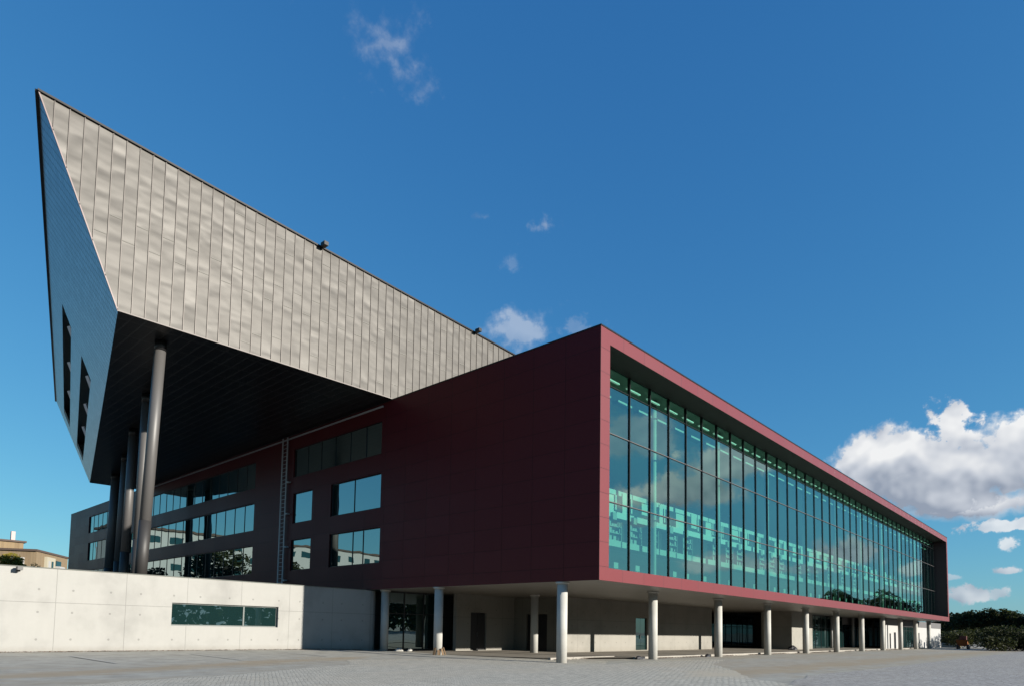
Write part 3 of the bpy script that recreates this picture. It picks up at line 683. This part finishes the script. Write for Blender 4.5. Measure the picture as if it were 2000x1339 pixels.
# ------------------------------------------------------------------ ladder, conduit, cameras
T = empty('cable_ladder', (-.18, 28.15, 3.6)); tag(T, 'tall pale grey cable ladder fixed upright on the burgundy side wall', 'ladder')
q = MB(); q.box(-.03, .03, -.40, -.28, 0, 12.15); q.build('rail', M_white and mat('galvanised_grey', (.62, .64, .68), .5, .2), T)
M_galv = bpy.data.materials['galvanised_grey']
q = MB(); q.box(-.03, .03, .28, .40, 0, 12.15); q.build('rail', M_galv, T)
q = MB()
for i in range(40): q.box(-.015, .015, -.28, .28, .2+i*.3, .23+i*.3)
q.build('rungs', M_galv, T)
q = MB()
for z in (1.2, 3.7, 6.2, 8.6): q.box(-.09, .17, -.75, -.40, z, z+.1)
q.build('bracket', M_galv, T)
q = MB(); q.bar((-.09, 16.3, 15.60), (-.09, 55.5, 15.60), .09, .09); tag(q.build('conduit', M_galv), 'thin pale pipe running under the black soffit along the burgundy wall head', 'pipe')
def camera_thing(x, z, lab):
    e = empty('security_camera', (x, 15.4, z)); tag(e, lab, 'security camera', 'security cameras on the roof edge')
    q = MB(); q.box(-.05, .05, -.02, .16, -.05, .12); q.build('bracket', M_dark, e)
    q = MB(); q.box(-.14, .14, -.42, -.02, -.02, .20); q.build('housing', M_dark, e)
camera_thing(-5.5, 23.35, 'small black camera on the roof edge of the grey hall, nearer the pointed corner')
camera_thing(7.35, 22.70, 'small black camera on the roof edge of the grey hall, just above the burgundy roof')

# ------------------------------------------------------------------ concrete wall on the left
Wl = empty('concrete_wall', (-12, 17, 0)); Wl.location = (0, 0, 0); tag(Wl, 'long pale concrete retaining wall with a strip window beside the burgundy block', 'wall')
mb = MB(); holed(mb, 1, 17.0, .35, -48, -.45, -.2, 3.83, [(-12.34, -6.48, 1.40, 2.55)]); mb.build('wall_face', M_conc, Wl)
mb = MB()
pts = [(-.45, 17.0), (-.1, 17.03), (.25, 17.12), (.52, 17.3), (.6, 17.5)]
for i in range(len(pts)-1):
    (x0, y0), (x1, y1) = pts[i], pts[i+1]; mb.poly([(x0, y0, -.2), (x1, y1, -.2), (x1, y1, 3.83), (x0, y0, 3.83)])
mb.poly([(x, y, 3.83) for x, y in pts]+[(-.45, 17.5, 3.83)]); mb.build('curved_end', M_conc, Wl)
f = MB(); f.box(-12.34, -6.48, 17.16, 17.2, 1.40, 1.46); f.box(-12.34, -6.48, 17.16, 17.2, 2.49, 2.55); f.box(-12.34, -12.28, 17.16, 17.2, 1.46, 2.49); f.box(-6.54, -6.48, 17.16, 17.2, 1.46, 2.49); f.box(-8.50, -8.42, 17.15, 17.2, 1.46, 2.49)
fo = f.build('window', mat('grey_green_frame', (.10, .13, .12), .5), Wl)
f = MB(); f.box(-12.3, -6.5, 17.18, 17.19, 1.43, 2.52); f.build('pane', M_ugl, fo)
mb = MB(); mb.box(-48, -.5, 16.97, 17.38, 3.833, 3.87); mb.build('coping', mat('grey_green_coping', (.16, .17, .15), .7), Wl)
mb = MB(); mb.box(-48, -.01, 17.36, 90, 3.2, 3.6); struct(mb.build('terrace', M_slab))
rnd = random.Random(41); c = MB()
for i in range(5200):
    x = rnd.uniform(-48, -.6); y = 16.96-abs(rnd.gauss(0, .10)); z = gz(x, y)+.012+rnd.random()*.035*(1 if y > 16.85 else .2); a = rnd.uniform(0, 6.28); r0 = rnd.uniform(.02, .045)
    c.poly([(x+math.cos(a+q_)*r0*(1 if j_ % 2 == 0 else .55), y+math.sin(a+q_)*r0*(1 if j_ % 2 == 0 else .55), z+rnd.uniform(-.008, .012)) for j_, q_ in enumerate((0, 1.57, 3.14, 4.71))])
c2 = MB()
for i in range(6500):
    x = rnd.uniform(2.2, 88); yk = 4.2 if x < 7.7 else 2.80
    y = yk-abs(rnd.gauss(0, .13)); z = .012+rnd.random()*.04; a = rnd.uniform(0, 6.28); r0 = rnd.uniform(.025, .07)
    if math.sin(x*1.3)+math.sin(x*.47+1)+rnd.gauss(0, .6) < -.1: continue
    c2.poly([(x+math.cos(a+q_)*r0*(1 if j_ % 2 == 0 else .55), y+math.sin(a+q_)*r0*(1 if j_ % 2 == 0 else .55), z+rnd.uniform(-.008, .02)) for j_, q_ in enumerate((0, 1.57, 3.14, 4.71))])
tag(c2.build('dirt_litter', mat('dry_leaves_dirt', (.20, .10, .06), .9)), 'reddish brown dirt and litter along the pale kerb under the glazed front', 'leaf litter', None, 'stuff')
tag(c.build('fallen_leaves', mat('dry_leaves', (.22, .11, .05), .9)), 'line of brown leaf litter along the foot of the concrete wall', 'leaf litter', None, 'stuff')
e = MB(); e.box(-18.95, -18.85, 16.72, 16.97, 3.60, 3.68); e.box(-19.0, -18.8, 16.50, 16.85, 3.66, 3.80); tag(e.build('security_camera', M_dark), 'small dark camera on the top edge of the concrete wall at far left', 'security camera')

# ------------------------------------------------------------------ far apartment building
M_brick = mat('tan_brick', (.34, .24, .13), .9); k = N(M_brick); b = k.n('ShaderNodeTexBrick'); c = k.co(); k.l(c, b.inputs['Vector']); b.inputs['Scale'].default_value = 1; b.inputs['Brick Width'].default_value = .5; b.inputs['Row Height'].default_value = .16
b.inputs['Color1'].default_value = (.38, .27, .15, 1); b.inputs['Color2'].default_value = (.29, .20, .11, 1); b.inputs['Mortar'].default_value = (.34, .27, .18, 1); k.color(b.outputs['Color'])
M_cream = mat('cream_render', (.62, .56, .42), .8); M_brown = mat('brown_eaves', (.12, .08, .06), .8)
A = empty('apartment_building', (12.27, 158.6, 0)); tag(A, 'distant tan brick apartment building with a brown eaves line and pink chimney', 'building')
d1 = Vector((-.80, .60, 0)); d2 = (Vector((21.3, 171.8, 0))-Vector((12.27, 158.6, 0))).normalized()
def facade(mb, a, d, l, z0, z1, t=.3):
    n_ = Vector((d.y, -d.x, 0)); 
    mb.poly([a+Vector((0, 0, z0)), a+d*l+Vector((0, 0, z0)), a+d*l+Vector((0, 0, z1)), a+Vector((0, 0, z1))])
mb = MB(); O = Vector((0, 0, 0)); H_ = 17.0
p0, p1, p2 = O+Vector((-7.5, 5.3, 0)), O, O+d2*17.5; p3 = p2+Vector((-7.5, 5.3, 0))
for a, b_2 in ((p0, p1), (p1, p2), (p2, p3), (p3, p0)): mb.poly([a, b_2, b_2+Vector((0, 0, H_)), a+Vector((0, 0, H_))])
mb.build('wall', M_brick, A)
mb = MB(); cen = (p0+p2)/2
ov = [cen+(p-cen)*1.06 for p in (p0, p1, p2, p3)]
mb.poly([p+Vector((0, 0, H_)) for p in ov]); mb.poly([p+Vector((0, 0, H_+.45)) for p in ov])
for i in range(4): mb.poly([ov[i]+Vector((0, 0, H_)), ov[(i+1) % 4]+Vector((0, 0, H_)), ov[(i+1) % 4]+Vector((0, 0, H_+.45)), ov[i]+Vector((0, 0, H_+.45))])
mb.build('roof', M_brown, A)
def patch(a, d, u0, u1, z0, z1, mt, nm, out=.15, par=A):
    n_ = Vector((d.y, -d.x, 0)).normalized(); mb = MB(); a0 = a+d*u0; a1 = a+d*u1
    q0, q1 = a0+n_*out, a1+n_*out
    mb.poly([q0+Vector((0, 0, z0)), q1+Vector((0, 0, z0)), q1+Vector((0, 0, z1)), q0+Vector((0, 0, z1))])
    for z in (z0, z1): mb.poly([a0+Vector((0, 0, z)), a1+Vector((0, 0, z)), q1+Vector((0, 0, z)), q0+Vector((0, 0, z))])
    for s0, s1 in ((a0, q0), (a1, q1)): mb.poly([s0+Vector((0, 0, z0)), s1+Vector((0, 0, z0)), s1+Vector((0, 0, z1)), s0+Vector((0, 0, z1))])
    return mb.build(nm, mt, par)
dA = (p1-p0).normalized()
for zf in (13.6, 10.4, 7.2):
    patch(p0, dA, 3.4, 6.8, zf-.5, zf+1.9, M_white, 'balcony', .8)
    patch(p0, dA, 3.9, 6.6, zf+.4, zf+1.7, M_wing, 'window', .95)
    patch(p1, d2, 4.2, 8.8, zf-.6, zf+2.6, M_cream, 'bay', .6); patch(p1, d2, 4.9, 5.9, zf+.0, zf+1.7, M_white, 'window', .75); patch(p1, d2, 6.6, 7.4, zf+.0, zf+1.7, M_ugl, 'window', .75)
    patch(p1, d2, 10.4, 13.5, zf-.2, zf+.9, M_white, 'balcony', 1.0); patch(p1, d2, 10.4, 13.2, zf+.9, zf+2.2, M_ugl, 'window', .2)
mb = MB(); mb.box(-9, -1.5, 5.5, 12, 10, 19.2); mb.build('penthouse', M_brick, A)
mb = MB(); mb.box(-9.6, -1.0, 5.0, 12.5, 19.2, 19.6); mb.build('penthouse_roof', M_brown, A)
mb = MB(); mb.box(-3.7, -2.9, 7, 7.9, 19.6, 21.8); mb.build('chimney', mat('pink_render', (.75, .6, .58), .8), A)
A.location = (12.27, 158.6, 0)
q = MB(); q.box(-4, 4, -4, 4, 0, 13.2); o_ = q.build('wall', M_white); e = empty('pale_house', (23.5, 176, 0)); tag(e, 'distant small white house between the brick apartments and the burgundy block', 'house'); o_.parent = e
q = MB(); q.box(-4.3, 4.3, -4.3, 4.3, 13.2, 13.9); q.build('roof', M_brown, e)

# ------------------------------------------------------------------ trees and hedges
def leafmat(name, a, b_, c_):
    m = mat(name, a, .7, 0, .2); k = N(m); n = k.noise(k.co(), .8, 4, .6); w = k.n('ShaderNodeNewGeometry')
    cc = k.ramp(n, [(.3, a), (.5, b_), (.68, c_)]); cc = k.mix(k.math('MULTIPLY', w.outputs['Random Per Island'], .45), cc, tuple(x*.45 for x in a)); k.color(cc)
    tr = k.n('ShaderNodeBsdfTranslucent'); k.l(cc, tr.inputs[0]); ms = k.n('ShaderNodeMixShader'); ms.inputs[0].default_value = .25
    out = [x for x in k.t.nodes if x.type == 'OUTPUT_MATERIAL'][0]; k.l(k.b.outputs[0], ms.inputs[1]); k.l(tr.outputs[0], ms.inputs[2]); k.l(ms.outputs[0], out.inputs[0])
    return m
M_lf = leafmat('dark_leaves', (.020, .032, .012), (.035, .052, .016), (.07, .085, .022))
M_lfy = leafmat('autumn_leaves', (.16, .18, .03), (.42, .33, .05), (.60, .42, .06))
M_lfg = leafmat('olive_leaves', (.03, .045, .015), (.06, .07, .02), (.10, .11, .025))
M_bark = mat('bark', (.05, .04, .03), .9)
def leaves(mb, blobs, n, size, rnd):
    tot = sum(b[3]*b[4]*b[5] for b in blobs)
    for (x, y, z, rx, ry, rz) in blobs:
        for _ in range(int(n*rx*ry*rz/tot)+1):
            while True:
                p = Vector((rnd.uniform(-1, 1), rnd.uniform(-1, 1), rnd.uniform(-1, 1)))
                if .25 < p.length < 1: break
            p = Vector((x+p.x*rx, y+p.y*ry, z+p.z*rz)); s_ = size*rnd.uniform(.5, 1.4)
            a = Vector((rnd.gauss(0, 1), rnd.gauss(0, 1), rnd.gauss(0, .7))).normalized(); b = a.cross(Vector((rnd.gauss(0, 1), rnd.gauss(0, 1), rnd.gauss(0, 1)))).normalized()
            mb.poly([p-a*s_, p-b*s_*.6, p+a*s_, p+b*s_*.6])
def tree(loc, h, w, lab, grp, mt, seed, n=5000, leaf=.30, nm='tree'):
    rnd = random.Random(seed); e = empty(nm, loc); tag(e, lab, 'tree', grp)
    t = MB(); hh = h*.5; lean = Vector((rnd.uniform(-.3, .3), rnd.uniform(-.3, .3), 0)); t.tube((0, 0, -.1), lean+Vector((0, 0, hh)), h*.028, h*.017, 9)
    bl = []
    for i in range(13):
        a = rnd.uniform(0, 6.283); rr2 = w*.5*math.sqrt(rnd.random())*.8; z = h*rnd.uniform(.36, .86)
        k_ = 1-.45*max(0, (z/h-.6)/.3); x, y = math.cos(a)*rr2*k_, math.sin(a)*rr2*k_; r0 = w*rnd.uniform(.13, .22)
        bl.append((x, y, z, r0, r0, r0*rnd.uniform(.65, .95))); t.tube(lean*.9+Vector((0, 0, hh*rnd.uniform(.6, .98))), (x, y, z), h*.011, h*.003, 6)
    bl.append((0, 0, h*.62, w*.30, w*.30, h*.24)); t.build('trunk', M_bark, e); c = MB(); leaves(c, bl, n, leaf, rnd); c.build('crown', mt, e)
    return e
def hedge(loc, sx, sy, h, lab, grp, mt, seed, n=3500, leaf=.16):
    rnd = random.Random(seed); e = empty('shrub', loc); tag(e, lab, 'shrub', grp); bl = []
    for i in range(9): bl.append((rnd.uniform(-sx, sx), rnd.uniform(-sy, sy), h*rnd.uniform(.25, .7), sx*rnd.uniform(.3, .5), sy*rnd.uniform(.4, .7), h*rnd.uniform(.25, .4)))
    c = MB(); leaves(c, bl, n, leaf, rnd); c.build('foliage', mt, e)
    t = MB()
    for i in range(5): t.tube((rnd.uniform(-.3, .3), rnd.uniform(-.3, .3), -.05), bl[i][:3], .05, .02, 5)
    t.build('stem', M_bark, e); return e
def at(px, D, z=0):   # a ground point seen in that direction at forward distance D
    d = ray(px, 1250); t = D/d.dot(_f); p = CAM+d*t; return (p.x, p.y, z)
tree(at(1866, 170), 7.6, 11, 'dark tree just right of the burgundy building corner, the low one', 'trees beyond the yard', M_lf, 3)
tree(at(1893, 150), 7.9, 7, 'dark pointed tree between the building corner and the rounded olive tree', 'trees beyond the yard', M_lf, 4)
tree(at(1926, 140), 8.0, 12, 'rounded olive green tree, the tallest crown right of the building', 'trees beyond the yard', M_lfg, 5, 7000)
tree(at(1962, 150), 7.3, 13, 'dark flat topped tree right of the rounded olive tree', 'trees beyond the yard', M_lf, 6, 6000)
tree(at(2004, 135), 7.6, 10, 'dark tree at the right edge of the photo', 'trees beyond the yard', M_lf, 8, 6000)
tree(at(1845, 190), 7.4, 12, 'dark tree seen low behind the end of the white wing', 'trees beyond the yard', M_lf, 9, 4000)
for i, (px, D, sx, h, lb, mt) in enumerate(((1868, 128, 5, 4.2, 'dark shrub beside the end of the white wing', M_lf), (1905, 112, 6, 4.0, 'dark shrub behind the orange machine', M_lf), (1930, 100, 5, 4.2, 'olive shrub with yellowish leaves below the rounded tree', M_lfg), (1962, 94, 5, 4.0, 'dark shrub between the two olive shrubs at right', M_lf), (1990, 88, 5, 4.0, 'olive shrub at the right edge of the yard', M_lfg), (2030, 90, 6, 4.6, 'dark shrub cut by the right edge of the photo', M_lf))):
    hedge(at(px, D), sx, sx*.7, h*.78, lb, 'shrubs along the yard edge', mt, 20+i)
tree((-1.4, 108, 0), 12.6, 8, 'yellow green autumn tree before the tan brick apartments at far left', None, M_lfy, 12, 6000, .28)
hedge((3.9, 112, 6.3), 2.6, 2.2, 4.6, 'dark rounded bush before the tan brick apartments', None, M_lf, 14, 3000)
# trees and a block the glass mirrors
for i, (x, y, h) in enumerate(((470, -118, 33), (500, -130, 29), (640, -120, 44), (690, -130, 40), (560, -128, 22))):
    tree((x, y, 0), h, h*1.0, ('round distant tree mirrored lowest left in the glazed front', 'distant tree mirrored second from the left in the glazed front', 'tall distant tree mirrored in the middle of the front glazing', 'broad distant tree mirrored furthest right in the glazed front', 'small distant tree mirrored between the two tree groups in the glazed front')[i], 'trees mirrored in the front glazing', M_lf, 30+i, 5000, 1.0)

# ------------------------------------------------------------------ mirrored in the side windows
R_ = empty('white_apartment_block', (-55, 142, 0)); tag(R_, 'pale long apartment block mirrored in the left hand windows', 'building')
mb = MB(); mb.box(-40, 34, -6, 6, 0, 22.0); mb.build('wall', M_white, R_)
mb = MB(); mb.box(-40.5, 34.5, -6.6, 6.6, 22.0, 22.5); mb.build('roof', M_brown, R_)
for fl in range(7):
    for i in range(15):
        if (fl+i) % 7 == 3: continue
        q = MB(); x = -38+i*4.8; q.box(x, x+2.4, -6.1, -6.0, 1.2+fl*3.0, 2.7+fl*3.0); q.build('window', M_ugl, R_)
for i, (x, y, h, w_3) in enumerate(((-26, 98, 19, 13), (-33, 86, 13, 8), (-48, 92, 9, 8), (-62, 110, 10, 8), (-17, 104, 12, 9))):
    tree((x, y, 0), h, w_3, ('tallest leafy tree mirrored in the left hand windows', 'leafy tree mirrored in the small low window beside the ladder', 'low leafy tree mirrored in the low right side window', 'far leafy tree mirrored before the pale apartment block', 'leafy tree mirrored in the lowest left window band')[i], 'trees mirrored in the side windows', M_lfg, 50+i, 3500, .30)
# unseen tree belt added behind the photographer to darken the undercroft
rnd = random.Random(77); c = MB(); bl = []
for i in range(60): bl.append((-260+i*7.5+rnd.uniform(-3, 3), -112+rnd.uniform(-6, 6), 7.0, 6.5, 5, rnd.uniform(6.5, 9.5)))
leaves(c, bl, 22000, 1.1, rnd); o_ = c.build('added_treebelt', M_lf); tag(o_, 'unseen tree belt added opposite the glazed front to darken the undercroft', 'added_treebelt', None, 'stuff')

ONES = ['first', 'second', 'third', 'fourth', 'fifth', 'sixth', 'seventh', 'eighth', 'ninth', 'tenth', 'eleventh', 'twelfth', 'thirteenth', 'fourteenth', 'fifteenth', 'sixteenth', 'seventeenth', 'eighteenth', 'nineteenth', 'twentieth']
def ordn(i): return ONES[i] if i < 20 else ('twenty '+ONES[i-20] if i < 29 else ('thirtieth' if i == 29 else 'thirty '+ONES[i-30])) if i != 20+9 else 'thirtieth'
# ------------------------------------------------------------------ furniture behind the glass
M_desk = mat('white_furniture', (.25, .28, .26), .5); M_mon = mat('blue_grey_furniture', (.22, .32, .36), .5)
rnd = random.Random(5); shelf = None
for i in range(26):
    if i % 4 == 3 and i > 3: continue
    x = 1.3+sp*i
    if shelf is None:
        shelf = empty('shelf_unit', (x, 3.1, 6.62)); tag(shelf, 'open shelf of boxes behind the first glass pane from the burgundy corner', 'shelf', 'shelf units behind the front glazing')
        q = MB()
        for z in (0, .42, .8, 1.15): q.box(0, 1.3, 0, .4, z, z+.05)
        for xx in (0, 1.26): q.box(xx, xx+.04, 0, .4, .05, 1.2)
        q.build('rack', M_desk, shelf); q = MB()
        for z in (.05, .47, .85):
            xx = .1
            while xx < 1.1: w_2 = rnd.uniform(.12, .3); q.box(xx, xx+w_2, .05, .35, z, z+rnd.uniform(.1, .28)); xx += w_2+rnd.uniform(.04, .2)
        q.box(.45, .85, .05, .3, 1.21, 1.62); q.build('contents', M_mon if 0 else M_desk, shelf)
    else:
        c2_ = shelf.copy(); COL.objects.link(c2_); c2_.location = (x+rnd.uniform(-.15, .2), 3.1, 6.62); c2_['label'] = 'open shelf of boxes behind the %s glass pane from the burgundy corner' % ordn(i)
        for ch in shelf.children:
            c3_ = ch.copy(); COL.objects.link(c3_); c3_.parent = c2_
desk = None
for i in range(36):
    x = 1.4+sp*i+rnd.uniform(-.2, .3)
    if desk is None:
        desk = empty('desk', (x, 2.6, 4.49)); tag(desk, 'desk with monitor behind the first glass pane from the burgundy corner', 'desk', 'desks behind the front glazing')
        q = MB(); q.box(-.6, .9, 0, .7, .38, .42); q.build('table_top', M_desk, desk); q = MB()
        for a in (-.55, .8):
            for b in (.05, .6): q.box(a, a+.05, b, b+.05, 0, .38)
        q.build('legs', M_mon, desk); q = MB(); q.box(-.25, .2, .1, .16, .52, .85); q.box(-.05, .0, .12, .18, .42, .52); q.build('monitor', M_desk, desk)
    else:
        c2_ = desk.copy(); COL.objects.link(c2_); c2_.location = (x, 2.6, 4.49); c2_['label'] = 'desk with monitor behind the %s glass pane from the burgundy corner' % ordn(i)
        for ch in desk.children:
            c3_ = ch.copy(); COL.objects.link(c3_); c3_.parent = c2_

# ------------------------------------------------------------------ odds and ends on the ground
M_wood = mat('weathered_wood', (.26, .16, .08), .8); M_bag = mat('dark_sack', (.03, .03, .04), .6)
e = empty('plank_bundle', (.3, 11.05, 0)); tag(e, 'short wooden planks leaning around the foot of a round column', 'planks')
for a in (200, 235, 268, 300):
    q = MB(); x, y = math.cos(R(a))*.42, math.sin(R(a))*.42; q.bar((x*1.15, y*1.15, 0.02), (x*.8, y*.8, .28+.3*random.random()), .13, .03); q.build('plank', M_wood, e)
def lump(name, loc, s_, mt, lab, cat, grp=None, seed=0):
    rnd = random.Random(seed); q = MB(); n_ = 9; k0 = 0; rings = [(0.0, 1.0), (.35, .95), (.7, .7), (.95, .3)]
    for z, r0 in rings:
        for i in range(n_):
            t = 6.283*i/n_; rr2 = r0*rnd.uniform(.75, 1.15); q.v.append((math.cos(t)*rr2*s_, math.sin(t)*rr2*s_*.7, z*s_*.8*rnd.uniform(.85, 1.1)-.01))
    for a in range(3):
        for i in range(n_): j = (i+1) % n_; q.f.append([a*n_+i, a*n_+j, (a+1)*n_+j, (a+1)*n_+i]); q.mi.append(0)
    q.f.append([3*n_+i for i in range(n_)]); q.mi.append(0)
    return tag(q.build(name, mt, loc=loc), lab, cat, grp)
lump('rubble_sack', (8.0, 3.6-1.0, .0), .28, M_bag, 'dark sack lying on the kerb left of the second front column', 'sack', 'sacks and rubble by the kerb', 1)
lump('rubble_sack', (8.35, 2.55, .0), .20, M_bag, 'smaller dark sack touching the second front column', 'sack', 'sacks and rubble by the kerb', 2)
lump('rubble_sack', (16.6, 2.5, .0), .26, M_bag, 'dark sack left of the third front column', 'sack', 'sacks and rubble by the kerb', 3)
lump('concrete_lump', (1.2, 15.6, .05), .30, M_colc, 'pale broken concrete lump near the dark glass entrance', 'rubble', None, 4)
lump('concrete_lump', (1.9, 15.4, .05), .22, M_colc, 'lower pale rubble piece right of the entrance lump', 'rubble', None, 5)
lump('stone_heap', (42.8, 5.9, .05), .6, M_bag, 'low dark heap at the foot of the pale block wall', 'rubble', None, 6)
# small orange machine
p_ = at(1881, 96); e = empty('dumper', p_); tag(e, 'small orange site dumper parked before the dark shrubs', 'dumper')
M_or = mat('orange_paint', (.55, .16, .03), .5)
q = MB(); q.box(-.6, .6, -.5, .5, .45, 1.1); q.poly([(-.8, -.6, .6), (-.8, .6, .6), (-1.3, .7, 1.35), (-1.3, -.7, 1.35)]); q.build('body', M_or, e)
q = MB(); q.box(-.1, .6, -.4, .4, 1.1, 1.9); q.build('cab', mat('dark_red_paint', (.12, .02, .02), .5), e)
q = MB(); q.poly([(.6, -.5, .4), (.6, .5, .4), (1.5, .5, .9), (1.5, -.5, .9)]); q.poly([(.6, -.5, .4), (1.5, -.5, .9), (1.5, -.5, .3), (.7, -.5, .2)]); q.poly([(.6, .5, .4), (1.5, .5, .9), (1.5, .5, .3), (.7, .5, .2)]); q.build('skip', mat('yellow_paint', (.5, .33, .06), .6), e)
for a in (-.5, .55):
    for b in (-.6, .6): q = MB(); q.tube((a, b-.12, .35), (a, b+.12, .35), .35, n=14); q.build('wheel', M_bag, e, smooth=True)
# low pale wall beyond
q = MB(); a = Vector(at(1838, 112)); b = Vector(at(1876, 108)); q.bar(a+Vector((0, 0, .35)), b+Vector((0, 0, .35)), .3, .7); tag(q.build('low_wall', M_kerb), 'low pale wall between the white wing and the orange machine', 'wall')

# ------------------------------------------------------------------ real-world albedos (the picture is exposed +1.0)
KEEP = ('interior', 'white_balustrade', 'white_furniture', 'lamp', 'blue_grey_furniture', 'shingles')
for m in bpy.data.materials:
    b = m.node_tree.nodes.get('Principled BSDF') if m.use_nodes else None
    if b is None or any(w_ in m.name for w_ in KEEP): continue
    i = b.inputs['Base Color']; fac = .61 if any(w_ in m.name for w_ in ('setts', 'sand')) else (.38 if 'leaves' in m.name and 'dry' not in m.name and 'autumn' not in m.name else .51)
    if i.is_linked:
        src = i.links[0].from_socket; mxn = m.node_tree.nodes.new('ShaderNodeMix'); mxn.data_type = 'RGBA'; mxn.blend_type = 'MULTIPLY'
        mxn.inputs[0].default_value = 1; m.node_tree.links.new(src, mxn.inputs[6]); mxn.inputs[7].default_value = (fac, fac, fac*(.95 if fac > .6 else 1), 1); m.node_tree.links.new(mxn.outputs[2], i)
    else: i.default_value = tuple(x*fac for x in i.default_value[:3])+(1,)
